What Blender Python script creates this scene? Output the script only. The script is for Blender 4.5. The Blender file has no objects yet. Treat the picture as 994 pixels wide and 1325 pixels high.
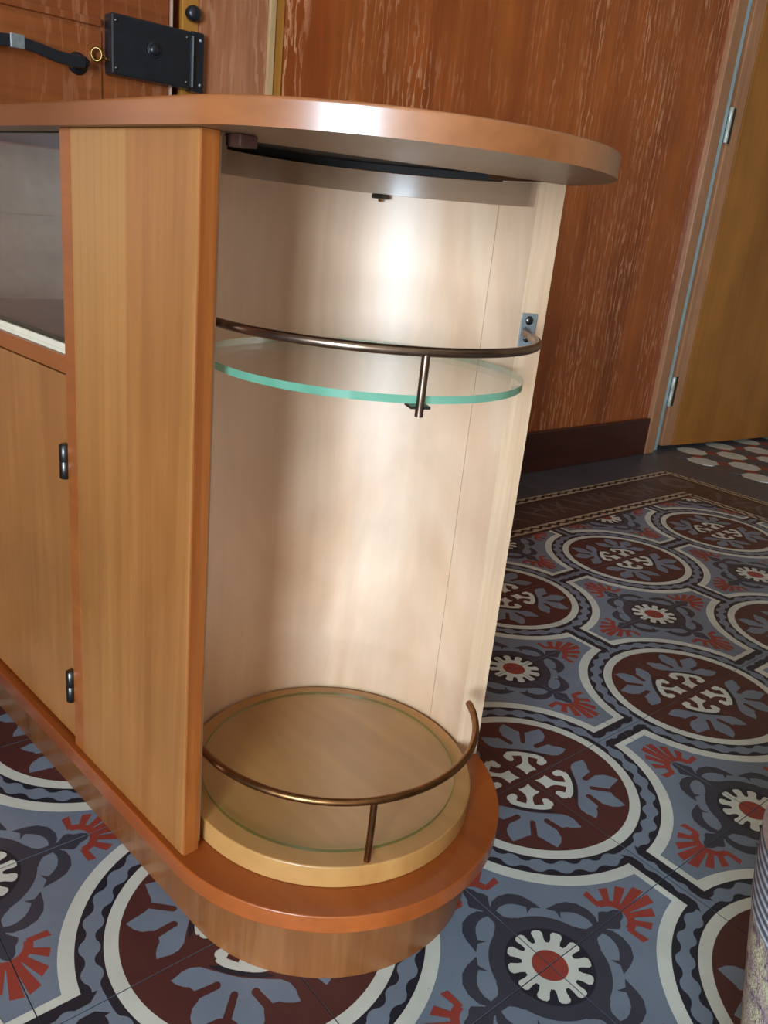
import bpy, math, random
from mathutils import Matrix, Vector
random.seed(7)
PI = math.pi
scn = bpy.context.scene
col = scn.collection

# ------------------------------------------------------------------ camera
right = Vector((0.6391037, 0.7627974, 0.0984205))
down = Vector((0.3108611, -0.1391405, -0.9402156))
fwd = Vector((-0.7034997, 0.6314904, -0.3260493))
cpos = Vector((0.5184088, -0.7558484, 0.6439610))
cam_d = bpy.data.cameras.new('camera')
cam = bpy.data.objects.new('camera', cam_d)
col.objects.link(cam)
M = Matrix.Identity(4)
for r in range(3):
    M[r][0] = right[r]; M[r][1] = -down[r]; M[r][2] = -fwd[r]; M[r][3] = cpos[r]
cam.matrix_world = M
cam_d.sensor_fit = 'HORIZONTAL'
cam_d.sensor_width = 36.0
cam_d.lens = 1073.24 / 994 * 36
cam_d.clip_start = 0.02
scn.camera = cam

# ------------------------------------------------------------------ world, daylight, exposure
w = bpy.data.worlds.new('world'); scn.world = w; w.use_nodes = True
w.node_tree.nodes['Background'].inputs[0].default_value = (0.62, 0.78, 1.0, 1)
w.node_tree.nodes['Background'].inputs[1].default_value = 1.0
WX0, WX1, WZ0, WZ1, WY = 1.30, 2.50, 0.15, 1.50, -3.0      # the glazed door behind the photographer
ld = bpy.data.lights.new('daylight', 'AREA')
ld.shape = 'RECTANGLE'; ld.size = WX1 - WX0; ld.size_y = WZ1 - WZ0
ld.energy = 320; ld.color = (0.67, 0.84, 1.0)
lo = bpy.data.objects.new('daylight', ld); col.objects.link(lo)
lo.location = ((WX0 + WX1) / 2, WY - 0.12, (WZ0 + WZ1) / 2)
lo.rotation_euler = (PI / 2, 0, 0)                           # area lights shine along -Z: turn to +Y
vs = scn.view_settings
vs.view_transform = 'Standard'; vs.look = 'None'; vs.gamma = 1.0; vs.use_curve_mapping = False
vs.exposure = 0.0


# ------------------------------------------------------------------ material helpers
def S(r, g, b):
    def f(c):
        c /= 255.0
        return c / 12.92 if c <= 0.04045 else ((c + 0.055) / 1.055) ** 2.4
    return (f(r), f(g), f(b), 1.0)


class NT:
    def __init__(s, name):
        s.m = bpy.data.materials.new(name); s.m.use_nodes = True
        s.t = s.m.node_tree; s.n = s.t.nodes; s.l = s.t.links
        s.b = s.n['Principled BSDF']

    def new(s, typ, **kw):
        nd = s.n.new(typ)
        for k, v in kw.items(): setattr(nd, k, v)
        return nd

    def put(s, sock, v):
        if hasattr(v, 'is_output'): s.l.new(v, sock)
        else: sock.default_value = v

    def math(s, op, a, b=0.0, clamp=False):
        nd = s.new('ShaderNodeMath', operation=op, use_clamp=clamp)
        s.put(nd.inputs[0], a); s.put(nd.inputs[1], b)
        return nd.outputs[0]

    def obj(s):
        return s.new('ShaderNodeTexCoord').outputs['Object']

    def pos(s):
        return s.new('ShaderNodeNewGeometry').outputs['Position']

    def map(s, vec, scale=(1, 1, 1), loc=(0, 0, 0), rot=(0, 0, 0)):
        nd = s.new('ShaderNodeMapping'); s.l.new(vec, nd.inputs['Vector'])
        nd.inputs['Scale'].default_value = scale; nd.inputs['Location'].default_value = loc
        nd.inputs['Rotation'].default_value = rot
        return nd.outputs[0]

    def noise(s, vec, scale=1, detail=4, rough=.55, dist=0):
        nd = s.new('ShaderNodeTexNoise'); s.l.new(vec, nd.inputs['Vector'])
        nd.inputs['Scale'].default_value = scale; nd.inputs['Detail'].default_value = detail
        nd.inputs['Roughness'].default_value = rough; nd.inputs['Distortion'].default_value = dist
        return nd.outputs[0]

    def ramp(s, fac, stops, interp='LINEAR'):
        nd = s.new('ShaderNodeValToRGB'); s.l.new(fac, nd.inputs[0])
        cr = nd.color_ramp; cr.interpolation = interp
        while len(cr.elements) < len(stops): cr.elements.new(0.5)
        for e, (p, c) in zip(cr.elements, stops):
            e.position = p
            e.color = c if isinstance(c, tuple) else (c, c, c, 1)
        return nd.outputs[0]

    def mix(s, fac, a, b, mode='MIX'):
        nd = s.new('ShaderNodeMix', data_type='RGBA', blend_type=mode)
        s.put(nd.inputs[0], fac); s.put(nd.inputs[6], a); s.put(nd.inputs[7], b)
        return nd.outputs[2]

    def sep(s, vec):
        nd = s.new('ShaderNodeSeparateXYZ'); s.l.new(vec, nd.inputs[0]); return nd.outputs

    def bump(s, h, strength=.2, dist=.002):
        nd = s.new('ShaderNodeBump'); s.l.new(h, nd.inputs['Height'])
        nd.inputs['Strength'].default_value = strength; nd.inputs['Distance'].default_value = dist
        s.l.new(nd.outputs[0], s.b.inputs['Normal'])

    def done(s, color, rough=.4, metal=0., coat=0., spec=.5, coat_rough=.2):
        s.put(s.b.inputs['Base Color'], color); s.put(s.b.inputs['Roughness'], rough)
        s.b.inputs['Metallic'].default_value = metal
        s.b.inputs['Coat Weight'].default_value = coat
        s.b.inputs['Coat Roughness'].default_value = coat_rough
        s.b.inputs['Specular IOR Level'].default_value = spec
        return s.m


def wood(name, dark, light, axis=2, freq=16, stretch=.07, rough=.32, coat=.25, fine=.16, dist=.8, seedloc=(0, 0, 0),
         coat_rough=.2, spec=.5, extra=None, coat_ior=1.5):
    k = NT(name)
    sc = [freq] * 3; sc[axis] = freq * stretch
    fs = [freq * 9] * 3; fs[axis] = freq * .35
    o = k.obj()
    n1 = k.noise(k.map(o, sc, seedloc), 1, 5, .55, dist)
    c = k.ramp(n1, [(.30, dark), (.70, light)])
    n2 = k.noise(k.map(o, fs, seedloc), 1, 3, .6, .2)
    g = k.ramp(n2, [(.3, 1 - fine), (.7, 1 + fine * .3)])
    c = k.mix(1.0, c, g, 'MULTIPLY')
    blot = k.noise(k.map(o, (5, 5, 5), (3, 1, 2)), 1, 3, .5, .5)
    c = k.mix(1.0, c, k.ramp(blot, [(.35, .88), (.65, 1.06)]), 'MULTIPLY')
    if extra: c = extra(k, o, c)
    k.bump(n2, .06, .001)
    r = k.ramp(n1, [(.3, rough * .85), (.7, rough * 1.15)])
    k.b.inputs['Coat IOR'].default_value = coat_ior
    return k.done(c, r, 0, coat, spec, coat_rough)


def plain(name, c, rough=.5, metal=0., coat=0., var=.08, scale=30, bump=0.):
    k = NT(name)
    n = k.noise(k.map(k.obj(), (scale,) * 3), 1, 4)
    cc = k.mix(1.0, c, k.ramp(n, [(.3, 1 - var), (.7, 1 + var)]), 'MULTIPLY')
    if bump: k.bump(n, bump, .002)
    return k.done(cc, rough, metal, coat)


def glassy(name, tint, ior=1.45, const=None):
    k = NT(name)
    tr = k.new('ShaderNodeBsdfTransparent'); tr.inputs[0].default_value = tint
    gl = k.new('ShaderNodeBsdfGlossy'); gl.inputs['Roughness'].default_value = .02
    sm = k.noise(k.map(k.obj(), (8, 8, 8)), 1, 2)
    k.l.new(k.ramp(sm, [(.3, .015), (.7, .05)]), gl.inputs['Roughness'])
    fr = k.new('ShaderNodeFresnel')
    bf = k.new('ShaderNodeNewGeometry').outputs['Backfacing']
    k.l.new(k.math('ADD', k.math('MULTIPLY', bf, 1 / ior - ior), ior), fr.inputs[0])   # same reflectance from both sides of the sheet
    mx = k.new('ShaderNodeMixShader')
    if const is None: k.l.new(fr.outputs[0], mx.inputs[0])
    else: mx.inputs[0].default_value = const
    k.l.new(tr.outputs[0], mx.inputs[1]); k.l.new(gl.outputs[0], mx.inputs[2])
    k.l.new(mx.outputs[0], k.n['Material Output'].inputs[0])
    return k.m


def tilemat(name, c, rough=.36, var=.10, stain=None):
    k = NT(name)
    p = k.pos()
    n = k.noise(k.map(p, (14, 14, 14)), 1, 5, .6)
    cc = k.mix(1.0, c, k.ramp(n, [(.3, 1 - var), (.7, 1 + var)]), 'MULTIPLY')
    oi = k.new('ShaderNodeObjectInfo').outputs['Random']
    cc = k.mix(1.0, cc, k.ramp(oi, [(0, .93), (1, 1.06)]), 'MULTIPLY')
    sp = k.noise(k.map(p, (260, 260, 260)), 1, 2)
    cc = k.mix(k.ramp(sp, [(.72, 0.), (.78, .35)]), cc, (.05, .05, .055, 1))
    big = k.noise(k.map(p, (3, 3, 3)), 1, 4)
    k.bump(n, .03, .002)
    return k.done(cc, k.ramp(big, [(.3, rough * .8), (.7, rough * 1.25)]), 0, 0, .5)


# cabinet woods
HONEY_D, HONEY_L = S(140, 84, 38), S(164, 106, 54)


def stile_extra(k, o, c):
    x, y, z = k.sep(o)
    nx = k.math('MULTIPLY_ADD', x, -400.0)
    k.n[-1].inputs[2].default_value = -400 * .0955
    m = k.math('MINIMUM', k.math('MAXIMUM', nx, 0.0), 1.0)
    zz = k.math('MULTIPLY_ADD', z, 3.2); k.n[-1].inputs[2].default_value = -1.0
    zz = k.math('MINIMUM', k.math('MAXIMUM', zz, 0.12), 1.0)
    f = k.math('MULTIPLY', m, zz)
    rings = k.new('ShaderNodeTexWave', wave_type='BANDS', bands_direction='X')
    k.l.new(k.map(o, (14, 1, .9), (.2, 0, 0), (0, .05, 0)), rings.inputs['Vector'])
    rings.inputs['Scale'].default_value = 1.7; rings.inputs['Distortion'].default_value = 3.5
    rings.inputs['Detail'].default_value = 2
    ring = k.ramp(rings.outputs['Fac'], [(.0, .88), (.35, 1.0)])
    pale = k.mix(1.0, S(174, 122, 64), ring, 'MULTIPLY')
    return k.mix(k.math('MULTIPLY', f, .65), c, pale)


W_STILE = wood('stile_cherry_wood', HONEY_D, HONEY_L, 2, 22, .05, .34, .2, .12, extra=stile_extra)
W_EDGE = wood('stile_edge_wood', S(140, 70, 26), S(170, 94, 40), 2, 40, .04, .34, .2, .2)
W_DOOR = wood('door_cherry_veneer', S(134, 80, 36), S(160, 104, 54), 2, 12, .08, .30, .25, .12, seedloc=(2, 0, 5))
W_TOP = wood('top_cherry_wood', S(138, 76, 36), S(170, 104, 58), 0, 14, .12, .42, 1.0, .14, coat_rough=.28, coat_ior=1.75)
W_BASE = wood('base_red_brown_wood', S(142, 64, 20), S(166, 84, 30), 0, 10, .15, .34, .25, .12)
W_PLINTH = wood('plinth_veneer_wood', S(118, 66, 32), S(142, 88, 46), 2, 30, .08, .38, .15, .14)
W_RAIL = wood('rail_brown_wood', S(140, 72, 28), S(160, 90, 40), 0, 14, .1, .34, .2, .14)
W_BIRCH = wood('niche_birch_ply', S(208, 164, 128), S(226, 192, 162), 2, 7, .30, .50, 1.0, .06, 2.0, coat_rough=.45, spec=.5, coat_ior=1.6)
W_BIRCH_E = wood('birch_lipping', S(206, 162, 126), S(226, 190, 156), 2, 30, .06, .5, 1.0, .12, coat_rough=.42, coat_ior=1.6)
W_DISC = wood('disc_birch_wood', S(166, 112, 58), S(188, 138, 80), 0, 8, .3, .36, .2, .08, 1.4)
W_INNER = wood('compartment_pale_wood', S(160, 128, 102), S(178, 148, 122), 0, 10, .15, .4, .1, .08)
W_DARKIN = plain('cavity_shade_black', S(44, 38, 36), .8)  # near-black colour puts the cavity's shade into the material
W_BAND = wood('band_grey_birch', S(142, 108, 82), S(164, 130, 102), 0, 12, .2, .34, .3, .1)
W_UNDER = wood('top_underside_wood', S(134, 100, 70), S(160, 124, 90), 0, 10, .15, .45, .1, .1)

# room woods
def wall_extra_factory(streak, amount, scale, thr=.93):
    def ex(k, o, c):
        wv = k.new('ShaderNodeTexWave', wave_type='BANDS', bands_direction='Y')
        k.l.new(k.map(o, (1, 1, .17)), wv.inputs['Vector'])
        wv.inputs['Scale'].default_value = scale; wv.inputs['Distortion'].default_value = 11.0
        wv.inputs['Detail'].default_value = 4; wv.inputs['Detail Scale'].default_value = 2.4
        wv.inputs['Detail Roughness'].default_value = .62
        line = k.ramp(wv.outputs['Fac'], [(thr, 0.), (min(.999, thr + .05), 1.)])
        mask = k.ramp(k.noise(k.map(o, (3, 5.5, 1.2), (.4, .1, .3)), 1, 3), [(.40, 0.), (.55, 1.)])
        fleck = k.ramp(k.noise(k.map(o, (30, 60, 14)), 1, 3), [(.36, .15), (.56, 1.)])
        f = k.math('MULTIPLY', k.math('MULTIPLY', line, mask), k.math('MULTIPLY', fleck, amount))
        return k.mix(f, c, streak)
    return ex


W_WALL = wood('wall_varnished_fir_panel', S(144, 62, 20), S(180, 92, 34), 2, 6, .12, .36, .2, .18, 1.0,
              extra=wall_extra_factory(S(212, 146, 106), .9, 17.0, .82))
W_BOARD = wood('door_frame_fir_board', S(158, 94, 60), S(186, 120, 82), 2, 14, .08, .36, .2, .2, .8, seedloc=(1, 4, 2),
               extra=wall_extra_factory(S(205, 150, 118), .6, 14.0, .75))
W_DOORL = wood('entrance_door_wood', S(128, 62, 28), S(160, 88, 42), 1, 8, .14, .34, .2, .2, 1.2, seedloc=(5, 2, 1),
               extra=wall_extra_factory(S(190, 126, 92), .35, 10.0, .85))
W_DOORR = wood('interior_door_ochre_wood', S(146, 88, 30), S(172, 108, 42), 2, 9, .08, .34, .2, .1, .6)
W_CASE = wood('casing_pale_wood', S(168, 112, 76), S(190, 134, 96), 2, 30, .05, .36, .2, .2)
W_CREAMSTRIP = wood('cream_bead_wood', S(200, 158, 110), S(222, 184, 138), 2, 30, .05, .4, .1, .12)
W_OCHRESTRIP = wood('ochre_bead_wood', S(164, 104, 36), S(186, 124, 50), 2, 30, .05, .4, .1, .12)
W_SKIRT = wood('dark_red_skirting', S(62, 24, 18), S(82, 34, 24), 1, 10, .1, .4, .1, .12)
PLASTER = plain('ochre_plaster', S(158, 134, 108), .8, var=.04, scale=4)
CEIL = plain('white_ceiling_plaster', S(196, 182, 160), .85, var=.03, scale=4)
GAP = plain('dark_gap', S(24, 18, 16), .9)

# metals
IRON = plain('black_painted_iron', S(26, 28, 34), .36, 0, .2, .2, 60, .05)
STEEL = plain('dull_steel', S(158, 164, 168), .38, .6, 0, .15, 90)
STEELD = plain('dark_steel', S(88, 86, 84), .32, 1.0, 0, .15, 90)
BRASS = plain('brass', S(150, 122, 72), .35, 1.0, 0, .12, 90)
BRONZE = plain('tarnished_bronze_rod', S(132, 92, 58), .30, 1.0, 0, .25, 70)
RODGREY = plain('tarnished_nickel_rod', S(140, 118, 102), .28, 1.0, 0, .3, 50)
HINGE = plain('painted_white_steel', S(196, 198, 186), .4, .3, 0, .06, 60)
STEEL_REFL = plain('steel_strip_reflection', S(176, 198, 204), .3, .25, 0, .1, 40)  # window reflection on the steel put into the pale blue base colour
WHITETRACK = plain('ivory_glass_track', S(214, 200, 176), .5)
GLASS = glassy('clear_shelf_glass', (.985, .995, .99, 1), 1.32)
GLASSLOW = glassy('clear_disc_glass', (.995, 1, .995, 1), 1.14, .035)
k_ = NT('green_glass_edge')
nz = k_.noise(k_.map(k_.obj(), (12, 12, 12)), 1, 3)
k_.done(k_.ramp(nz, [(.3, S(70, 150, 120)), (.7, S(120, 190, 165))]), .12)
k_.b.inputs['Transmission Weight'].default_value = .45
GLASSEDGE = k_.m
k_ = NT('green_glass_edge_dim')
nz = k_.noise(k_.map(k_.obj(), (12, 12, 12)), 1, 3)
k_.done(k_.ramp(nz, [(.3, S(92, 122, 84)), (.7, S(140, 150, 106))]), .2)
GLASSEDGE2 = glassy('pale_green_glass_rim', (.42, .72, .50, 1), 1.4, .25)
GLASSBLUE = glassy('sliding_pane_glass', (.86, .90, .92, 1), 1.6)

# cement tile colours
T_GREY = tilemat('tile_blue_grey', S(120, 132, 148))
T_WHITE = tilemat('tile_off_white', S(214, 216, 206))
T_MAROON = tilemat('tile_maroon', S(84, 46, 44))
T_NAVY = tilemat('tile_navy_black', S(34, 38, 50))
T_UMBER = tilemat('tile_dark_umber', S(60, 62, 74))
T_RED = tilemat('tile_brick_red', S(154, 64, 54))
T_PLAIN = tilemat('tile_plain_grey', S(84, 84, 92))
T_BROWN = tilemat('tile_border_brown', S(72, 56, 54))
T_TAUPE = tilemat('tile_border_taupe', S(100, 88, 86))
T_CREAM = tilemat('tile_border_cream', S(190, 168, 142))
GROUT = plain('grey_grout', S(96, 88, 92), .8, var=.15)
TM = [T_GREY, T_WHITE, T_MAROON, T_NAVY, T_UMBER, T_RED, T_PLAIN, T_BROWN, T_TAUPE, T_CREAM]
GREY, WHITE, MAROON, NAVY, UMBER, RED, PLAINC, BROWN, TAUPE, CREAM = range(10)


# ------------------------------------------------------------------ geometry helpers
class MB:
    def __init__(s): s.v = []; s.f = []; s.m = []; s.sm = []

    def add(s, verts, faces, mat=0, smooth=False):
        o = len(s.v); s.v += [tuple(p) for p in verts]
        for f in faces:
            s.f.append([i + o for i in f]); s.m.append(mat); s.sm.append(smooth)

    def box(s, x0, x1, y0, y1, z0, z1, mat=0):
        v = [(x, y, z) for z in (z0, z1) for y in (y0, y1) for x in (x0, x1)]
        s.add(v, [(0, 2, 3, 1), (4, 5, 7, 6), (0, 1, 5, 4), (2, 6, 7, 3), (0, 4, 6, 2), (1, 3, 7, 5)], mat)

    def prism(s, poly, z0, z1, mat=0, smooth=False, side=None, caps=True):
        n = len(poly)
        v = [(x, y, z0) for x, y in poly] + [(x, y, z1) for x, y in poly]
        if caps:
            s.add(v, [list(range(n))[::-1], list(range(n, 2 * n))], mat)
        s.add(v, [(i, (i + 1) % n, n + (i + 1) % n, n + i) for i in range(n)], mat if side is None else side, smooth)

    def prism_round(s, poly_fn, z0, z1, r, mat=0, bottom=True, side=None):
        # poly_fn(inset) -> outline; rounded top (and bottom) edge
        prof = []
        if bottom: prof += [(r * (1 - math.sin(a)), z0 + r * (1 - math.cos(a))) for a in (0, PI / 6, PI / 3, PI / 2)]
        else: prof += [(0, z0)]
        prof += [(0, (z0 + r if bottom else z0) + .0004), (0, z1 - r - .0004)]          # keeps the side flat between the rounded edges
        prof += [(r * (1 - math.cos(a)), z1 - r * (1 - math.sin(a))) for a in (0, PI / 6, PI / 3, PI / 2)]
        rings = [[(x, y, z) for x, y in poly_fn(i)] for i, z in prof]
        n = len(rings[0]); v = [p for rg in rings for p in rg]
        fs = []
        for a in range(len(rings) - 1):
            for i in range(n):
                fs.append((a * n + i, a * n + (i + 1) % n, (a + 1) * n + (i + 1) % n, (a + 1) * n + i))
        s.add(v, fs, mat if side is None else side, True)
        s.add(rings[0], [list(range(n))[::-1]], mat); s.add(rings[-1], [list(range(n))], mat)

    def arcwall(s, r0, r1, a0, a1, z0, z1, n=64, mat=0, smooth=True, mats=None):
        # mats: inner, outer, top, bottom, end0, end1
        mats = mats or [mat] * 6
        A = [a0 + (a1 - a0) * i / n for i in range(n + 1)]
        def ring(r, z): return [(r * math.cos(a), r * math.sin(a), z) for a in A]
        m = n + 1
        for (ra, za), (rb, zb), mt, sm in (((r0, z0), (r0, z1), mats[0], smooth), ((r1, z1), (r1, z0), mats[1], smooth),
                                           ((r0, z1), (r1, z1), mats[2], False), ((r1, z0), (r0, z0), mats[3], False)):
            s.add(ring(ra, za) + ring(rb, zb), [(i, m + i, m + i + 1, i + 1) for i in range(n)], mt, sm)
        for a, mt in ((a0, mats[4]), (a1, mats[5])):
            c, q = math.cos(a), math.sin(a)
            s.add([(r0 * c, r0 * q, z0), (r1 * c, r1 * q, z0), (r1 * c, r1 * q, z1), (r0 * c, r0 * q, z1)], [(0, 1, 2, 3)], mt)

    def tube(s, path, rad, n=10, mat=0, cap=True):
        path = [Vector(p) for p in path]
        rads = rad if isinstance(rad, list) else [rad] * len(path)
        rings = []; up = None
        for i, p in enumerate(path):
            d = (path[min(i + 1, len(path) - 1)] - path[max(i - 1, 0)]).normalized()
            if up is None: up = Vector((0, 0, 1)) if abs(d.z) < .9 else Vector((1, 0, 0))
            a = d.cross(up).normalized(); b = a.cross(d).normalized(); up = b
            rings.append([p + rads[i] * (math.cos(2 * PI * j / n) * a + math.sin(2 * PI * j / n) * b) for j in range(n)])
        v = [q for r in rings for q in r]
        s.add(v, [(k * n + j, k * n + (j + 1) % n, (k + 1) * n + (j + 1) % n, (k + 1) * n + j)
                  for k in range(len(rings) - 1) for j in range(n)], mat, True)
        if cap: s.add(rings[0], [list(range(n))], mat); s.add(rings[-1], [list(range(n))[::-1]], mat)

    def lathe(s, prof, center=(0, 0, 0), axis='Z', n=24, mat=0):
        # prof: list of (r, h)
        def P(r, h, a):
            x, y = r * math.cos(a), r * math.sin(a)
            q = {'Z': (x, y, h), 'X': (h, x, y), 'Y': (x, h, y)}[axis]
            return (q[0] + center[0], q[1] + center[1], q[2] + center[2])
        v = [P(r, h, 2 * PI * j / n) for r, h in prof for j in range(n)]
        s.add(v, [(k * n + j, k * n + (j + 1) % n, (k + 1) * n + (j + 1) % n, (k + 1) * n + j)
                  for k in range(len(prof) - 1) for j in range(n)], mat, True)
        if prof[0][0] > 1e-6: s.add(v[:n], [list(range(n))[::-1]], mat)
        if prof[-1][0] > 1e-6: s.add(v[-n:], [list(range(n))], mat)

    def mesh(s, name, mats):
        me = bpy.data.meshes.new(name)
        me.from_pydata(s.v, [], s.f)
        for m in (mats if isinstance(mats, (list, tuple)) else [mats]): me.materials.append(m)
        me.polygons.foreach_set('material_index', s.m)
        me.polygons.foreach_set('use_smooth', s.sm)
        me.update()
        return me

    def build(s, name, mats, parent=None, bevel=0, fix=True):
        me = s.mesh(name, mats)
        if fix:
            import bmesh
            bm = bmesh.new(); bm.from_mesh(me)
            if bevel: bmesh.ops.remove_doubles(bm, verts=bm.verts, dist=1e-6)
            bmesh.ops.recalc_face_normals(bm, faces=bm.faces)
            if bevel:
                es = [e for e in bm.edges if len(e.link_faces) == 2 and e.calc_face_angle(0) > .6]
                bmesh.ops.bevel(bm, geom=es, offset=bevel, segments=2, affect='EDGES', profile=.5)
            bm.to_mesh(me); bm.free()
        o = bpy.data.objects.new(name, me); col.objects.link(o)
        if parent: o.parent = parent
        return o


def bx(name, x0, x1, y0, y1, z0, z1, mat, parent=None, bevel=0.0):
    m = MB(); m.box(x0, x1, y0, y1, z0, z1)
    return m.build(name, mat, parent, bevel)


def tag(o, label=None, cat=None, group=None, kind=None):
    if label: o['label'] = label
    if cat: o['category'] = cat
    if group: o['group'] = group
    if kind: o['kind'] = kind
    return o


# ------------------------------------------------------------------ room shell
X0, X1, Y0, Y1, H = -0.985, 2.80, WY, 2.80, 2.55
floor = bx('floor', X0 - .1, X1 + .1, Y0 - .1, Y1 + .1, -.08, -.0022, GROUT)
tag(floor, 'floor of patterned cement tiles with medallions and flowers', None, None, 'structure')
tag(bx('ceiling', X0 - .1, X1 + .1, Y0 - .1, Y1 + .1, H, H + .08, CEIL), 'plain white plaster ceiling', kind='structure')

m = MB()                                                      # back wall with two door openings
for (a, b, c, d) in ((Y0, -.90, 0, H), (-.90, .0, 2.06, H), (.0, 1.80, 0, H), (1.80, 2.72, 2.06, H), (2.72, Y1, 0, H)):
    m.box(X0 - .1, X0, a, b, c, d)
m.box(X0 - .1, X0 - .07, -.90, .0, 0, 2.06); m.box(X0 - .1, X0 - .07, 1.80, 2.72, 0, 2.06)  # backing added behind both doors to block light leaking under them
wall_back = tag(m.build('wall_back', W_WALL), 'varnished orange brown wood panelled wall behind the sideboard', kind='structure')
tag(bx('wall_right', X0 - .1, X1 + .1, Y1, Y1 + .1, 0, H, PLASTER), 'ochre plaster wall at the end of the hall', kind='structure')
tag(bx('wall_front', X1, X1 + .1, Y0, Y1, 0, H, PLASTER), 'ochre plaster wall opposite the wood panelling', kind='structure')
m = MB()
m.box(X0 - .1, WX0, Y0 - .1, Y0, 0, H); m.box(WX1, X1 + .1, Y0 - .1, Y0, 0, H)
m.box(WX0, WX1, Y0 - .1, Y0, WZ1, H); m.box(WX0, WX1, Y0 - .1, Y0, 0, WZ0)
tag(m.build('wall_left', PLASTER), 'ochre plaster wall with the glazed door', kind='structure')
m = MB()
fw = .05
for (a, b, c, d) in ((WX0, WX1, WZ0, WZ0 + fw), (WX0, WX1, WZ1 - fw, WZ1), (WX0, WX0 + fw, WZ0 + fw, WZ1 - fw),
                     (WX1 - fw, WX1, WZ0 + fw, WZ1 - fw)):
    m.box(a, b, Y0 - .07, Y0 - .02, c, d)
win = tag(m.build('window_1', W_CASE), 'tall glazed door letting in daylight', kind='structure')
xm = (WX0 + WX1) / 2
bx('mullion', xm - .015, xm + .015, Y0 - .07, Y0 - .02, WZ0 + fw, WZ1 - fw, W_CASE, win)
for a, b in ((WX0 + fw, xm - .015), (xm + .015, WX1 - fw)):
    bx('pane', a, b, Y0 - .048, Y0 - .042, WZ0 + fw, WZ1 - fw, GLASS, win)

# panelling on the back wall
bx('wall_panel', X0 - .002, -.970, .2023, 1.716, .118, 2.3, W_WALL, wall_back)
bx('frame_board', X0 - .002, -.968, .031, .1686, .0, 2.3, W_BOARD, wall_back, .002)
bx('bead_strip', X0 - .002, -.962, .1686, .1815, .0, 2.3, W_CREAMSTRIP, wall_back, .001)
bx('bead_strip', X0 - .002, -.966, .1815, .2020, .0, 2.3, W_OCHRESTRIP, wall_back, .001)
bx('jamb_strip', X0 - .002, -.974, .000, .0308, .0, 2.06, W_OCHRESTRIP, wall_back, .001)
sk = bx('baseboard_back', X0 - .002, -.956, .2025, 1.716, -.0005, .1225, W_SKIRT, None, .003)
tag(sk, 'dark red brown skirting board along the wood panelled wall', kind='structure')
m = MB()
m.box(-.983, -.952, 1.7165, 1.762, -.0005, 2.06)
cas = tag(m.build('trim_1', W_CASE, None, .003), 'pale wood door casing at the end of the wood panelling', kind='structure')
bx('bead_strip', -.983, -.957, 1.7625, 1.776, 0, 2.06, W_CASE, cas, .002)

# ------------------------------------------------------------------ entrance door with rim lock (left)
leaf = MB(); leaf.box(-1.022, -.974, -.895, -.024, .010, 2.04)
door1 = tag(leaf.build('door_1', W_DOORL, None, .002), 'varnished wooden entrance door with black iron rim lock', kind='structure')
bx('panel_moulding', -.975, -.967, -.86, -.145, .9005, .912, W_DOORL, door1, .002)
bx('door_panel', -.975, -.970, -.86, -.145, .60, .895, W_DOORL, door1, .001)
bx('edge_glint', -.976, -.968, -.0235, -.0195, .010, 2.04, plain('door_edge_reflection', S(190, 150, 130), .35), door1, .0015)  # pale strip paints the bright reflection along the door edge
lock = bx('rim_lock', -.9735, -.9440, -.139, .0035, .8320, .9215, IRON, door1, .003)
m = MB(); m.lathe([(.0125, 0), (.0125, .0012), (.0105, .0018), (.0090, .0012), (.0088, .003), (.0055, .0055), (.0, .0062)], (-.9442, -.065, .8805), 'X', 24)
m.build('lock_boss', IRON, lock)
for yy in (-.131, -.005):
    for zz in (.842, .911):
        m = MB(); m.lathe([(.0032, 0), (.0026, .0014), (0, .002)], (-.9442, yy, zz), 'X', 10); m.build('rivet', STEELD, lock)
keep = bx('keeper_plate', -.9735, -.951, .0062, .0318, .8300, .9245, IRON, door1, .003)
bx('keeper_edge', -.958, -.9415, .0042, .0060, .836, .9150, STEEL, keep)
for zz in (.842, .912):
    m = MB(); m.lathe([(.0030, 0), (.0024, .0012), (0, .0018)], (-.951, .024, zz), 'X', 10); m.build('rivet', STEEL, keep)
m = MB(); m.lathe([(.006, 0), (.006, .006), (.0125, .010), (.0125, .020), (.009, .024), (0, .025)], (-.9735, .0125, .952), 'X', 18)
m.build('bell_button', IRON, door1)
# key: bow ring and shank entering the lock's side
key = MB()
key.tube([(-.957 + .0085 * math.cos(t) * .55, -.1585 + .0085 * math.cos(t) * .8, .8575 + .0095 * math.sin(t)) for t in [2 * PI * i / 20 for i in range(21)]], .0022, 8)
key.tube([(-.956, -.150, .8545), (-.955, -.138, .8525)], .0022, 8)
key.lathe([(.0036, -.0016), (.0042, 0), (.0036, .0016)], (-.956, -.1435, .8532), 'Y', 10)
key.build('key', BRASS, door1)
# lever handle: rose, neck and a long flat lever
hd = MB()
hd.lathe([(.017, 0), (.017, .004), (.012, .007), (.008, .009), (.008, .034), (0, .036)], (-.9735, -.185, .8400), 'X', 20)
handle = hd.build('lever_handle', IRON, door1)
lv = MB()
pth = [(-.185, .8400, .0085), (-.205, .8385, .009), (-.230, .8400, .0085), (-.262, .8465, .008), (-.290, .8495, .0085), (-.320, .8470, .009), (-.350, .8435, .0085), (-.365, .8425, .004)]
vv = []
for y, z, h in pth: vv += [(-.934, y, z + h), (-.943, y, z + h), (-.943, y, z - h), (-.934, y, z - h)]
ff = [(i * 4 + j, i * 4 + (j + 1) % 4, i * 4 + 4 + (j + 1) % 4, i * 4 + 4 + j) for i in range(len(pth) - 1) for j in range(4)]
ff += [(0, 1, 2, 3), tuple(len(vv) - 4 + j for j in range(4))]
lv.add(vv, ff); lv.build('lever', IRON, handle, .0015)
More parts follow.
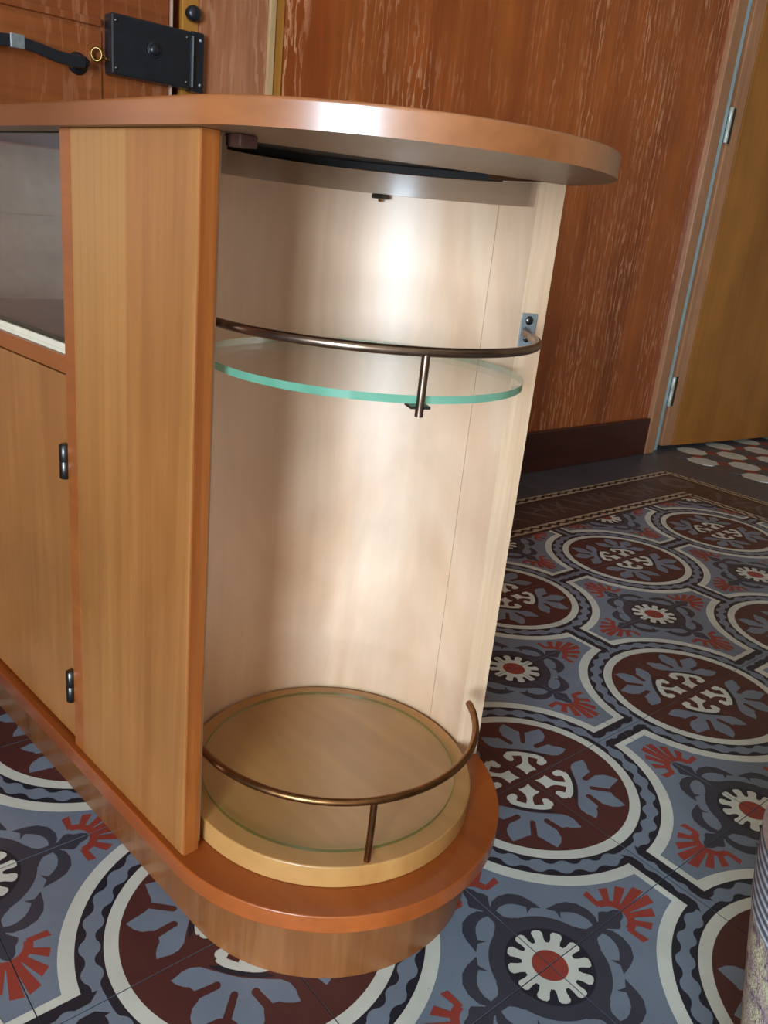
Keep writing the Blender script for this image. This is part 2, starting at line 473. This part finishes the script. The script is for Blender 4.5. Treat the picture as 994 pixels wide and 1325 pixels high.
m = MB(); m.box(-.9445, -.9325, -.300, -.279, .8395, .8590); m.build('lever_collar', STEEL, handle, .001)

# ------------------------------------------------------------------ interior door on the right, slightly ajar
d2 = bpy.data.objects.new('door_2', None); col.objects.link(d2)
d2.location = (-.968, 1.826, 0); d2.rotation_euler = (0, 0, -math.radians(7.0))
tag(d2, 'ochre varnished interior door standing slightly ajar', kind='structure')
bx('leaf', -.032, .006, .060, .80, .014, 2.02, W_DOORR, d2, .002)
bx('edge_lipping', -.032, .004, .004, .0595, .014, 2.02, W_CASE, d2, .004)
bx('steel_strip', -.976, -.968, 1.795, 1.812, .002, 2.04, STEEL_REFL, cas)
bx('rebate', -1.04, -.986, 1.7765, 1.80, .0, 2.06, GAP, cas)
for zz in (1.033, .207):
    hg = MB(); hg.lathe([(.0055, -.050), (.0065, -.048), (.0065, -.001), (.0058, 0), (.0065, .001), (.0065, .048), (.0055, .050)], (.006, -.006, zz), 'Z', 14)
    h = hg.build('hinge', HINGE, d2)
    bx('hinge_leaf', .0035, .0062, .002, .016, zz - .05, zz + .05, STEELD, h)
    m = MB(); m.lathe([(.003, 0), (0, .002)], (.0062, .013, zz - .052), 'X', 8); m.build('screw', STEEL, h)


# ------------------------------------------------------------------ tiles
def clip(poly, lo_, hi_):
    def cl(P, ax, lim, sgn):
        out = []
        for i in range(len(P)):
            a, b = P[i], P[(i + 1) % len(P)]
            ia, ib = (a[ax] - lim) * sgn >= 0, (b[ax] - lim) * sgn >= 0
            if ia: out.append(a)
            if ia != ib:
                t = (lim - a[ax]) / (b[ax] - a[ax]); out.append((a[0] + t * (b[0] - a[0]), a[1] + t * (b[1] - a[1])))
        return out
    for ax in (0, 1):
        poly = cl(poly, ax, lo_[ax], 1)
        if len(poly) < 3: return []
        poly = cl(poly, ax, hi_[ax], -1)
        if len(poly) < 3: return []
    return poly


TS = 0.2
GJ = .0026


class Tile:
    def __init__(s, base, w=1.0, h=1.0):
        s.mb = MB(); s.k = 0; s.lo = (GJ, GJ); s.hi = (w - GJ, h - GJ)
        b = .0022
        x0, y0, x1, y1 = GJ * TS, GJ * TS, (w - GJ) * TS, (h - GJ) * TS
        s.mb.box(x0, x1, y0, y1, -.008, 0, base)

    def poly(s, pts, c):
        p = clip(pts, s.lo, s.hi)
        q = []
        for a in p:
            if not q or math.hypot(a[0] - q[-1][0], a[1] - q[-1][1]) > 1e-5: q.append(a)
        if len(q) < 3: return
        A = sum(q[i][0] * q[(i + 1) % len(q)][1] - q[(i + 1) % len(q)][0] * q[i][1] for i in range(len(q)))
        if A < 0: q = q[::-1]
        s.k += 1
        z = s.k * 1.0e-5
        s.mb.add([(x * TS, y * TS, z) for x, y in q], [list(range(len(q)))], c)

    def sector(s, c, r, a0, a1, colr, n=24):
        s.poly([c] + [(c[0] + r * math.cos(math.radians(a0 + (a1 - a0) * i / n)), c[1] + r * math.sin(math.radians(a0 + (a1 - a0) * i / n))) for i in range(n + 1)], colr)

    def disc(s, c, r, colr, n=14):
        s.poly([(c[0] + r * math.cos(2 * PI * i / n), c[1] + r * math.sin(2 * PI * i / n)) for i in range(n)], colr)

    def stroke(s, pts, ws, colr):
        # emitted as convex quads so nothing folds over
        L, R_ = [], []
        for i, p in enumerate(pts):
            a, b = pts[max(i - 1, 0)], pts[min(i + 1, len(pts) - 1)]
            dx, dy = b[0] - a[0], b[1] - a[1]; l = math.hypot(dx, dy) or 1
            w_ = ws[i] if isinstance(ws, list) else ws
            L.append((p[0] - dy / l * w_, p[1] + dx / l * w_)); R_.append((p[0] + dy / l * w_, p[1] - dx / l * w_))
        k0 = s.k
        for i in range(len(pts) - 1):
            s.k = k0
            s.poly([R_[i], R_[i + 1], L[i + 1], L[i]], colr)
        s.k = k0 + 1


def medallion_tile():
    t = Tile(GREY)
    R2 = 2 ** -.5
    def D(s_, q): return ((s_ - q) * R2, (s_ + q) * R2)       # s along the diagonal, q across
    # ---- flower corner at (1,1)
    ax = [lambda q, d: (1 - d, 1 - q), lambda q, d: (1 - q, 1 - d)]
    for A in ax:
        P = lambda L: [A(q, d) for q, d in L]
        t.poly(P([(0, .26), (.045, .27), (.032, .34), (.028, .42), (.066, .470), (.060, .490), (.040, .512), (.030, .550), (.012, .572), (0, .575)]), UMBER)
        t.stroke(P([(.015, .385), (.06, .408), (.105, .408), (.150, .392), (.183, .360), (.203, .320), (.222, .285), (.238, .258)]),
                 [.012, .024, .030, .034, .034, .028, .014, .001], UMBER)
        t.poly(P([(.205, .330), (.185, .310), (.152, .272), (.185, .283), (.222, .290)]), UMBER)
        t.poly(P([(.02, .34), (.035, .325), (.060, .300), (.085, .285), (.09, .25), (.0, .25)]), UMBER)
        # red fan
        cx_, cd_ = 0, .50
        t.stroke(P([(.098 * math.cos(math.radians(a)), cd_ + .098 * math.sin(math.radians(a))) for a in (8, 28, 45, 62, 78, 90)]), .021, RED)
        for tip, wd in (((.182, .520), .021), ((.148, .625), .026), ((.100, .712), .028), ((.036, .780), .030)):
            dx, dy = tip[0] - cx_, tip[1] - cd_; l = math.hypot(dx, dy); ux, uy = dx / l, dy / l
            b0 = (cx_ + ux * .09, cd_ + uy * .09)
            t.poly(P([(b0[0] - uy * .014, b0[1] + ux * .014), (b0[0] + uy * .014, b0[1] - ux * .014),
                      (tip[0] + uy * wd, tip[1] - ux * wd), (tip[0] - uy * wd * .9 + ux * .012, tip[1] + ux * wd * .9 + uy * .012)]), RED)
    t.sector((1, 1), .292, 180, 270, UMBER)
    t.sector((1, 1), .218, 180, 270, NAVY)
    for kk in range(-1, 5):                                   # petals every 30 degrees, one on each seam
        a = math.radians(180 + 30 * kk)
        def Q(r, da): return (1 + r * math.cos(a + da), 1 + r * math.sin(a + da))
        t.poly([Q(.125, -.22), Q(.155, -.155), Q(.190, -.155), Q(.203, -.10), Q(.206, 0), Q(.203, .10), Q(.190, .155), Q(.155, .155), Q(.125, .22), (1, 1)], WHITE)
    t.sector((1, 1), .134, 180, 270, WHITE)
    t.sector((1, 1), .087, 180, 270, RED)
    # ---- medallion corner at (0,0)
    t.sector((0, 0), .893, 0, 90, WHITE, 40)
    t.poly([(.8, 0), (1, 0), (1, .129), (.8, .129)], WHITE); t.poly([(0, .8), (.129, .8), (.129, 1), (0, 1)], WHITE)
    t.sector((0, 0), .822, 0, 90, NAVY, 40)
    t.poly([(.75, 0), (1, 0), (1, .086), (.75, .086)], NAVY); t.poly([(0, .75), (.086, .75), (.086, 1), (0, 1)], NAVY)
    pts, ws = [], []
    n = 96
    for i in range(n + 1):
        a = 5.0 + 80.0 * i / n
        ph = math.cos((a - 45) / 11.1 * 2 * PI)
        pts.append((.757 * math.cos(math.radians(a)), .757 * math.sin(math.radians(a))))
        ws.append(.034 + .014 * (math.copysign(abs(ph) ** .7, ph)))
    t.stroke(pts, ws, GREY)
    for sw in (0, 1):
        f = (lambda x, y: (x, y)) if not sw else (lambda x, y: (y, x))
        L = []
        for i in range(25):
            x = .735 + .265 * i / 24
            wv = .024 + .017 * max(0, math.cos((x - .905) / .15 * 2 * PI))
            if x < .80: wv = .024 + .055 * (.80 - x) / .065
            L.append(f(x, wv))
        t.poly([f(.735, 0)] + L + [f(1, 0)], GREY)
    t.sector((0, 0), .697, 0, 90, WHITE, 40)
    t.sector((0, 0), .632, 0, 90, MAROON, 40)
    # leaf, slots and the dark crescent beneath it
    half = [(.318, 0), (.313, .06), (.304, .13), (.296, .185), (.308, .228), (.335, .258), (.362, .272), (.388, .290), (.402, .262),
            (.408, .225), (.405, .200), (.424, .166), (.450, .142), (.472, .146), (.505, .158), (.548, .152), (.594, .126), (.566, .085), (.532, .040), (.522, .010)]
    t.poly([D(s_, q) for s_, q in half] + [D(s_, -q) for s_, q in half[::-1]], GREY)
    def capsule(a, b, r0, r1, c):
        t.stroke([D(*a), D(*b)], [r0, r1], c); t.disc(D(*a), r0, c, 12)
    for sg in (1, -1):
        capsule((.379, .088 * sg), (.452, .178 * sg), .019, .023, MAROON)
        capsule((.375, .088 * sg), (.380, .088 * sg), .018, .018, MAROON)
    capsule((.408, 0), (.545, 0), .017, .019, MAROON)
    t.stroke([D(.292 + .0 * q - .35 * q * q, q) for q in (-.15, -.1, -.05, 0, .05, .1, .15)], [.002, .014, .017, .018, .017, .014, .002], NAVY)
    # white fleur
    sp = [(.046, 0), (.078, .018), (.104, .046), (.112, .066), (.128, .056), (.142, .038), (.170, .021), (.205, .018), (.250, .026)]
    t.poly([D(s_, q) for s_, q in sp] + [D(s_, -q) for s_, q in sp[::-1]], WHITE)
    barp = [(.266 - 1.75 * q * q, q) for q in (-.124, -.105, -.08, -.05, -.02, 0, .02, .05, .08, .105, .124)]
    t.stroke([D(*p) for p in barp], [.016, .021, .023, .022, .020, .019, .020, .022, .023, .021, .016], WHITE)
    for sg in (1, -1):
        t.disc(D(.214, .112 * sg), .031, WHITE, 16); t.disc(D(.192, .100 * sg), .025, WHITE, 14)
        t.disc(D(.224, .048 * sg), .012, MAROON, 10)
    return t


def border_strips(t, c0, c1, length=1.0, sw=False, cut0=0.0, cut1=None):
    # strip across x in [c0, c1], running along y; cream with a dark zigzag
    F = (lambda x, y: (y, x)) if sw else (lambda x, y: (x, y))
    e0, e1 = cut0, (length if cut1 is None else cut1)
    t.poly([F(c0 - .02, e0), F(c1 + .02, e0), F(c1 + .02, e1), F(c0 - .02, e1)], NAVY)
    t.poly([F(c0, e0), F(c1, e0), F(c1, e1), F(c0, e1)], CREAM)
    n = 12; per = length / 6
    mid = (c0 + c1) / 2; am = (c1 - c0) * .17
    pts = [F(mid + (am if i % 2 else -am), e0 + (e1 - e0) * i / n) for i in range(n + 1)]
    t.stroke(pts, (c1 - c0) * .17, NAVY)


def arabesque(t, sw=False):
    F = (lambda x, y: (y, x)) if sw else (lambda x, y: (x, y))
    for (a, b, c_, w_) in (((.32, .08), (.50, .28), (.76, .30), .045), ((.74, .40), (.55, .55), (.34, .52), .045), ((.30, .70), (.52, .80), (.72, .95), .045),
                           ((.50, .28), (.45, .42), (.55, .55), .022), ((.55, .55), (.62, .68), (.52, .80), .022), ((.70, .10), (.60, .18), (.5, .28), .03), ((.34, .38), (.42, .33), (.5, .28), .03), ((.72, .70), (.62, .62), (.55, .55), .03)):
        t.stroke([F(*a), F((a[0] + 2 * b[0] + c_[0]) / 4, (a[1] + 2 * b[1] + c_[1]) / 4), F(*c_)], [w_ * .3, w_, w_ * .15], TAUPE)


def border_tile():
    t = Tile(BROWN); arabesque(t)
    border_strips(t, .050, .195); border_strips(t, .845, .985)
    return t


def corner_tile():
    t = Tile(BROWN)
    t.sector((.5, .5), .26, 0, 360, TAUPE, 24); t.sector((.5, .5), .16, 0, 360, BROWN, 20)
    for kk in range(8):
        a = PI / 4 * kk
        t.stroke([(.5 + .06 * math.cos(a), .5 + .06 * math.sin(a)), (.5 + .2 * math.cos(a), .5 + .2 * math.sin(a)), (.5 + .3 * math.cos(a), .5 + .3 * math.sin(a))], [.01, .04, .005], TAUPE)
    border_strips(t, .845, .985, 1, False, 0, .985); border_strips(t, .845, .985, 1, True, 0, .985)
    border_strips(t, .050, .195, 1, False, 0, .195); border_strips(t, .050, .195, 1, True, 0, .195)
    return t


ME_FIELD = medallion_tile().mb.mesh('patterned_tile', TM)
ME_BORDER = border_tile().mb.mesh('border_tile', TM)
ME_CORNER = corner_tile().mb.mesh('border_corner_tile', TM)
ME_PLAIN = Tile(PLAINC).mb.mesh('plain_tile', TM)
PW = (-.600 - .2 - X0 - .001) / TS
ME_CUT = Tile(PLAINC, PW, 1.0).mb.mesh('cut_tile', TM)


def place(name, me, x, y, rot):
    o = bpy.data.objects.new(name, me); col.objects.link(o)
    o.parent = floor; o.location = (x, y, 0); o.rotation_euler = (0, 0, rot)
    return o


UMAX, VMIN = 14, -15
NEAR_U, NEAR_V = 5, -8
far = []
rot_of = {(0, 0): 0, (1, 0): 1, (1, 1): 2, (0, 1): 3}
for i in range(-3, UMAX):
    for j in range(VMIN, 7):
        mi = i if i % 2 == 0 else i + 1; mj = j if j % 2 == 0 else j + 1
        r = rot_of[(mi - i, mj - j)] * PI / 2
        if i < NEAR_U and j >= NEAR_V: place('patterned_tile', ME_FIELD, mi * TS, mj * TS, r)
        else: far.append((ME_FIELD, mi * TS, mj * TS, r))
for j in range(VMIN, 7):                                      # border along the wall (x grows towards the wall)
    if j >= -6: place('border_tile', ME_BORDER, -3 * TS, (j + 1) * TS, PI)
    else: far.append((ME_BORDER, -3 * TS, (j + 1) * TS, PI))
for i in range(-3, UMAX):                                     # border towards the interior door
    if i < 4: place('border_tile', ME_BORDER, (i + 1) * TS, 7 * TS, PI / 2)
    else: far.append((ME_BORDER, (i + 1) * TS, 7 * TS, PI / 2))
place('border_corner_tile', ME_CORNER, -3 * TS, 7 * TS, PI / 2)
for j in range(VMIN, 9):
    if j >= -6: place('plain_tile', ME_CUT, X0 + .001, j * TS, 0)
    else: far.append((ME_CUT, X0 + .001, j * TS, 0))
for i in range(-4, UMAX):
    if i < 4: place('plain_tile', ME_PLAIN, i * TS, 8 * TS, 0)
    else: far.append((ME_PLAIN, i * TS, 8 * TS, 0))
# octagons with small red squares by the interior door
pp = .49 * TS


def octa(c):
    mb = MB(); h = pp / 2 - .0006; k = h * .42
    mb.prism([(h, -k), (h, k), (k, h), (-k, h), (-h, k), (-h, -k), (-k, -h), (k, -h)], -.008, 0, c)
    return mb


ME_OW = octa(WHITE).mesh('octagon_tile', TM); ME_OG = octa(PLAINC).mesh('octagon_tile_grey', TM)
kd = MB(); hk = pp / 2 * .58 - .001
kd.prism([(hk, 0), (0, hk), (-hk, 0), (0, -hk)], -.008, 0, RED)
ME_KD = kd.mesh('square_inset_tile', TM)
u0, v0 = -4.06 * TS, 9.245 * TS
for i in range(-1, 43):
    for j in range(0, 12):
        x, y = u0 + i * pp, v0 + j * pp
        if x - pp / 2 < X0 - .01 or x > X1 or y + pp / 2 > Y1 + .02: continue
        white = (i + j) % 2 == 0
        nearp = i < 7
        me = ME_OW if white else ME_OG
        if nearp: place('octagon_tile', me, x, y, 0)
        else: far.append((me, x, y, 0))
        if nearp: place('square_inset_tile', ME_KD, x + pp / 2, y + pp / 2, 0)
        else: far.append((ME_KD, x + pp / 2, y + pp / 2, 0))
mb = MB()
for me, x, y, r in far:
    c, s_ = round(math.cos(r), 6), round(math.sin(r), 6)
    vsx = [(x + v.co.x * c - v.co.y * s_, y + v.co.x * s_ + v.co.y * c, v.co.z) for v in me.vertices]
    o = len(mb.v); mb.v += vsx
    for p in me.polygons:
        mb.f.append([a + o for a in p.vertices]); mb.m.append(p.material_index); mb.sm.append(False)
st = mb.build('far_tiles', TM, floor, fix=False); st['kind'] = 'stuff'

# ------------------------------------------------------------------ sideboard
sb = bpy.data.objects.new('sideboard', None); col.objects.link(sb)
sb.location = (-.038, -.296, 0); sb.rotation_euler = (0, 0, math.radians(4.7))
tag(sb, 'honey coloured wooden sideboard with a rounded open bar end and glass shelves', 'sideboard')
LEFT = -.74


def stadium(r, x0=LEFT, n=48):
    def fn(ins):
        rr = r - ins
        return [(x0 + ins, -rr)] + [(rr * math.cos(-PI / 2 + PI * i / n), rr * math.sin(-PI / 2 + PI * i / n)) for i in range(n + 1)] + [(x0 + ins, rr)]
    return fn


# plinth and base board
m = MB(); m.prism_round(stadium(.1547, LEFT + .03), .0002, .0768, .0008, 0)
m.build('plinth', W_PLINTH, sb, fix=True)
m = MB(); m.prism_round(stadium(.1785), .0770, .0950, .0013, 0)
m.build('base_board', W_BASE, sb)

# top: 10 mm sheet over a thicker rounded front
m = MB(); m.prism_round(stadium(.1835), .7000, .7105, .0020, 0, bottom=False)
nA = 48
low = [(LEFT, -.1835)] + [(.1835 * math.cos(-PI / 2 + PI * i / nA), .1835 * math.sin(-PI / 2 + PI * i / nA)) for i in range(nA + 1)]
low += [(-.012, .1835), (-.012, .1495), (.0600, .1480), (-.061, -.150), (LEFT, -.150)]
n = len(low)
v = [(x, y, .6928) for x, y in low] + [(x, y, .7000) for x, y in low]
m.add(v, [(i, (i + 1) % n, n + (i + 1) % n, n + i) for i in range(n)], 0, True)
m.add([(x, y, .6928) for x, y in low], [list(range(n))[::-1]], 1)
top = m.build('top_board', [W_TOP, W_UNDER], sb, fix=False)
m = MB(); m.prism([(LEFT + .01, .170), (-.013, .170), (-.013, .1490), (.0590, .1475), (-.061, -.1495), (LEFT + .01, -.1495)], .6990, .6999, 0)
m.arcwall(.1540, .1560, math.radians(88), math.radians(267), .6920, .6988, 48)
m.build('cavity_shade_sheet', W_DARKIN, top)  # dark sheet added so the hollow under the top reads as shaded

# front stile, post, rails, door
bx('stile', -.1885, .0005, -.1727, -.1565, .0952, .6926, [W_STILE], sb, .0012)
bx('stile_edge', .00055, .0022, -.1717, -.1570, .0952, .6926, W_EDGE, sb, .0004)
bx('corner_post', -.2085, -.1890, -.1724, -.1500, .0952, .6926, W_RAIL, sb, .0008)
bx('middle_rail', -.640, -.2087, -.1690, -.1300, .4870, .5035, W_RAIL, sb, .001)
trk = bx('glass_track', -.640, -.2087, -.1660, -.1400, .5037, .5075, WHITETRACK, sb, .0005)
bx('track_lip', -.640, -.2087, -.1660, -.1630, .5075, .5130, WHITETRACK, trk, .0005)
door = bx('door', -.615, -.2100, -.1690, -.1520, .0985, .4858, W_DOOR, sb, .0015)
for z0, z1 in ((.388, .422), (.145, .181)):
    hg = MB(); zc = (z0 + z1) / 2
    hg.lathe([(.0035, z0 - zc), (.0052, z0 - zc + .001), (.0052, -.0006), (.0046, 0), (.0052, .0006), (.0052, z1 - zc - .001), (.0035, z1 - zc)], (-.2135, -.1728, zc), 'Z', 14)
    hh = hg.build('hinge', STEELD, door)
    bx('hinge_plate', -.2098, -.2088, -.1722, -.1660, z0 + .003, z1 - .003, STEELD, hh)
bx('corner_post', -.640, -.6170, -.1724, -.1500, .0952, .6926, W_RAIL, sb, .0008)
bx('stile', LEFT + .006, -.6405, -.1727, -.1565, .0952, .6926, [W_DOOR], sb, .0012)
bx('side_panel', LEFT + .004, LEFT + .020, -.1560, .1720, .0952, .6926, W_DOOR, sb, .001)
bx('back_panel', LEFT + .021, .0, .1600, .1720, .0952, .6926, W_INNER, sb)
bx('partition', -.2080, -.1950, -.1490, .1590, .0952, .6926, W_INNER, sb)
bx('partition', -.6300, -.6180, -.1490, .1590, .0952, .6926, W_INNER, sb)
bx('shelf', -.6170, -.2090, -.1290, .1590, .4900, .5040, W_INNER, sb)
bx('compartment_back', -.6170, -.2090, .1500, .1590, .5050, .6910, W_INNER, sb)
pane = bx('sliding_pane', -.4400, -.2100, -.1600, -.1560, .5078, .6900, GLASSBLUE, sb)
m = MB()
ov = [(.0035 * math.cos(a), .0035 * math.sin(a)) for a in [PI * i / 8 for i in range(9)]]
pl = [(x, .020 + y) for x, y in ov] + [(-x, -.020 - y) for x, y in ov]
ppts = [(-.2215 + x, -.1612, .602 + y) for x, y in pl]; pin = [(-.2215 + x * .45, -.1608, .602 + y * .93) for x, y in pl]
nn = len(pl)
m.add(ppts + [(a, -.1601, c) for a, b, c in ppts] + pin, [(i, (i + 1) % nn, 2 * nn + (i + 1) % nn, 2 * nn + i) for i in range(nn)] + [(i, (i + 1) % nn, nn + (i + 1) % nn, nn + i) for i in range(nn)])
m.add(pin, [list(range(nn))], 1)
m.build('finger_pull', [plain('pull_blue_glass_edge', S(92, 140, 158), .25), STEELD], pane)

# round niche: concave wall, end post, top band, base disc
A_END = math.radians(68.5)
m = MB(); m.arcwall(.1500, .1540, math.radians(88.3), math.radians(267.5), .0952, .6905, 72)
m.build('niche_wall', W_BIRCH, sb)
m = MB(); m.arcwall(.1500, .1772, A_END, math.radians(88.0), .0952, .6926, 10, mats=[0, 1, 1, 1, 2, 1])
m.build('end_post', [W_BIRCH, W_DOOR, W_BIRCH_E], sb)
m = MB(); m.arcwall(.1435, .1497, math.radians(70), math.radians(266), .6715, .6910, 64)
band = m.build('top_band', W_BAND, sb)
ct = bx('ball_catch', -.1095, -.0935, .094, .104, .6670, .6712, STEELD, band, .0008)
m = MB(); m.lathe([(0, -.003), (.002, -.0024), (.0026, 0)], (-.1015, .099, .6670), 'Z', 12); m.build('catch_ball', BRASS, ct)
bx('catch_block', -.0125, .0065, -.1440, -.1290, .6845, .6926, plain('dark_catch', S(70, 40, 30), .5), sb, .001)
m = MB(); m.prism_round(lambda ins: [((.1466 - ins) * math.cos(2 * PI * i / 96), (.1466 - ins) * math.sin(2 * PI * i / 96)) for i in range(96)], .0952, .1176, .0015)
m.build('base_disc', W_DISC, sb)


def glass_disc(name, r, z0, z1, edge, face):
    m = MB()
    P = [(r * math.cos(2 * PI * i / 128), r * math.sin(2 * PI * i / 128)) for i in range(128)]
    m.prism(P, z0, z1, 0, True, 1)
    return m.build(name, [face, edge], sb)


glass_disc('lower_glass_disc', .1290, .1180, .1214, GLASSEDGE2, GLASSLOW)
sh = glass_disc('glass_shelf', .1365, .5245, .5305, GLASSEDGE, GLASS)


def rail(name, mat, r, z, a0, a1, tail=None, rad=.0036):
    pts = [(r * math.cos(math.radians(a0 + (a1 - a0) * i / 60)), r * math.sin(math.radians(a0 + (a1 - a0) * i / 60)), z) for i in range(61)]
    if tail: pts += tail
    m = MB(); m.tube(pts, rad, 12)
    return m.build(name, mat, sb)


r1 = rail('lower_guard_rail', BRONZE, .1427, .1830, -97.5, 57.5)
m = MB()
ca, sa = math.cos(math.radians(-27.3)), math.sin(math.radians(-27.3))
m.tube([(.1405 * ca, .1405 * sa, .1176), (.1420 * ca, .1420 * sa, .15), (.1427 * ca, .1427 * sa, .1830)], .0031, 10)
m.build('rail_post', BRONZE, r1)
r2 = rail('upper_guard_rail', RODGREY, .1437, .5630, -100.5, 52,
          [(.148 * math.cos(math.radians(a)), .148 * math.sin(math.radians(a)), .5630) for a in (57, 62)] + [(.156 * math.cos(math.radians(67.6)), .156 * math.sin(math.radians(67.6)), .5640)])
m = MB(); m.tube([(.1425 * ca, .1425 * sa, .5165), (.1432 * ca, .1432 * sa, .54), (.1437 * ca, .1437 * sa, .5630)], .0032, 10)
pst = m.build('rail_post', RODGREY, r2)
m = MB()
tx, ty = -sa, ca
w2, dpt = .0075, .010
q0 = Vector((.1345 * ca, .1345 * sa, 0))
cl = [(q0.x + tx * s1 * w2 + ca * s2 * dpt, q0.y + ty * s1 * w2 + sa * s2 * dpt) for s1, s2 in ((-1, -.4), (1, -.4), (1, 1), (-1, 1))]
m.prism(cl, .5222, .5242)
m.build('shelf_clip', STEELD, r2)
# mounting plates of the upper rail: one on the end post, one behind the stile
ce, se = math.cos(A_END), math.sin(A_END)
nx_, ny_ = se, -ce                                            # out of the end-post face
m = MB(); P0 = Vector((.1590 * ce, .1590 * se, 0))
pq = [(P0.x + ce * a + nx_ * b, P0.y + se * a + ny_ * b) for a, b in ((-.0085, .0004), (.0085, .0004), (.0085, .0020), (-.0085, .0020))]
m.prism(pq, .5490, .5800)
bp = m.build('rail_bracket', STEEL, r2, .0005)
for zz in (.5575, .5735):
    m = MB()
    m.tube([(P0.x + nx_ * .0020, P0.y + ny_ * .0020, zz), (P0.x + nx_ * .0032, P0.y + ny_ * .0032, zz), (P0.x + nx_ * .0038, P0.y + ny_ * .0038, zz)], [.0042, .0036, .0015], 12)
    m.build('screw', STEELD, bp)
bx('rail_bracket', -.028, -.018, -.1470, -.1455, .552, .579, STEELD, r2)

# ------------------------------------------------------------------ woven basket at the right edge
k_ = NT('woven_cloth_pattern')
o_ = k_.obj()
s_x, s_y, s_z = k_.sep(o_)
ang = k_.math('ARCTAN2', s_y, s_x)
cmb = k_.new('ShaderNodeCombineXYZ')
k_.put(cmb.inputs[0], k_.math('MULTIPLY', ang, .07)); k_.put(cmb.inputs[1], s_z)
vec = cmb.outputs[0]
n1 = k_.noise(k_.map(vec, (75, 75, 1)), 1, 4, .7, .3)
c1 = k_.ramp(n1, [(.34, S(70, 58, 72)), (.43, S(150, 128, 128)), (.52, S(186, 172, 140)), (.70, S(202, 192, 160))])
diag = k_.new('ShaderNodeTexWave', wave_type='BANDS', bands_direction='DIAGONAL')
k_.l.new(k_.map(vec, (1, 1.4, 1)), diag.inputs['Vector']); diag.inputs['Scale'].default_value = 12; diag.inputs['Distortion'].default_value = 2.5
c1 = k_.mix(k_.ramp(diag.outputs['Fac'], [(.72, 0.), (.9, .55)]), c1, S(168, 136, 138))
zig = k_.noise(k_.map(vec, (130, 130, 1)), 1, 2, .8)
c1 = k_.mix(k_.ramp(zig, [(.62, 0.), (.68, .85)]), c1, S(44, 38, 54))
weave = k_.noise(k_.map(vec, (420, 420, 1)), 1, 2, .7)
c1 = k_.mix(1.0, c1, k_.ramp(weave, [(.3, .78), (.7, 1.12)]), 'MULTIPLY')
k_.bump(weave, .7, .002)
RUG = k_.done(c1, .9)
k_ = NT('ribbed_cloth_rim')
o_ = k_.obj(); z_ = k_.sep(o_)[2]
rib = k_.math('SINE', k_.math('MULTIPLY', z_, 2 * PI / .0062))
c1 = k_.ramp(k_.math('MULTIPLY_ADD', rib, .5), [(.15, S(92, 92, 106)), (.75, S(196, 196, 200))])
k_.n[-2].inputs[2].default_value = .5
k_.bump(rib, .8, .002)
RUGRIB = k_.done(c1, .9)
RUGIN = plain('red_cloth_lining', S(176, 92, 76), .9, var=.2, scale=120, bump=.3)
RR, RB, Lr = .095, .048, .329
bk = bpy.data.objects.new('woven_basket', None); col.objects.link(bk)
bk.location = (.461, -.258, .0006)
tag(bk, 'tapered basket of speckled woven cloth with pale ribbed rim and red inside', 'basket')
RUGTOP = plain('cloth_edge', S(150, 128, 120), .9, var=.2, scale=200, bump=.3)


def bag(name, z0, z1, mats, r_off=0.0, th=.0050, nz=10, n=64, foot=False):
    m = MB()
    def ring(z, off):
        q = z / Lr
        rr = RB + (RR - RB) * q ** .85 + r_off - off + .0012 * math.sin(9 * q)
        return [(rr * (1 + .012 * math.sin(3 * a + 5 * q)) * math.cos(a), rr * (1 + .012 * math.sin(3 * a + 5 * q)) * math.sin(a), z) for a in [2 * PI * i / n for i in range(n)]]
    Z = [z0 + (z1 - z0) * k / nz for k in range(nz + 1)]
    for off, mt in ((0, 0), (th, 1)):
        v = [p for z in Z for p in ring(z, off)]
        m.add(v, [(k * n + i, k * n + (i + 1) % n, (k + 1) * n + (i + 1) % n, (k + 1) * n + i) for k in range(nz) for i in range(n)], mt, True)
    for z in (z0, z1):
        m.add(ring(z, 0) + ring(z, th), [(i, (i + 1) % n, n + (i + 1) % n, n + i) for i in range(n)], 2)
    if foot:
        m.add(ring(z0, 0), [list(range(n))[::-1]], 0); m.add(ring(z0 + .004, th), [list(range(n))], 1)
    return m.build(name, mats, bk, fix=False)


bag('basket_body', .0, Lr - .050, [RUG, RUGIN, RUGTOP], foot=True)
bag('ribbed_rim', Lr - .050, Lr, [RUGRIB, RUGIN, RUGTOP], .0010, nz=3)
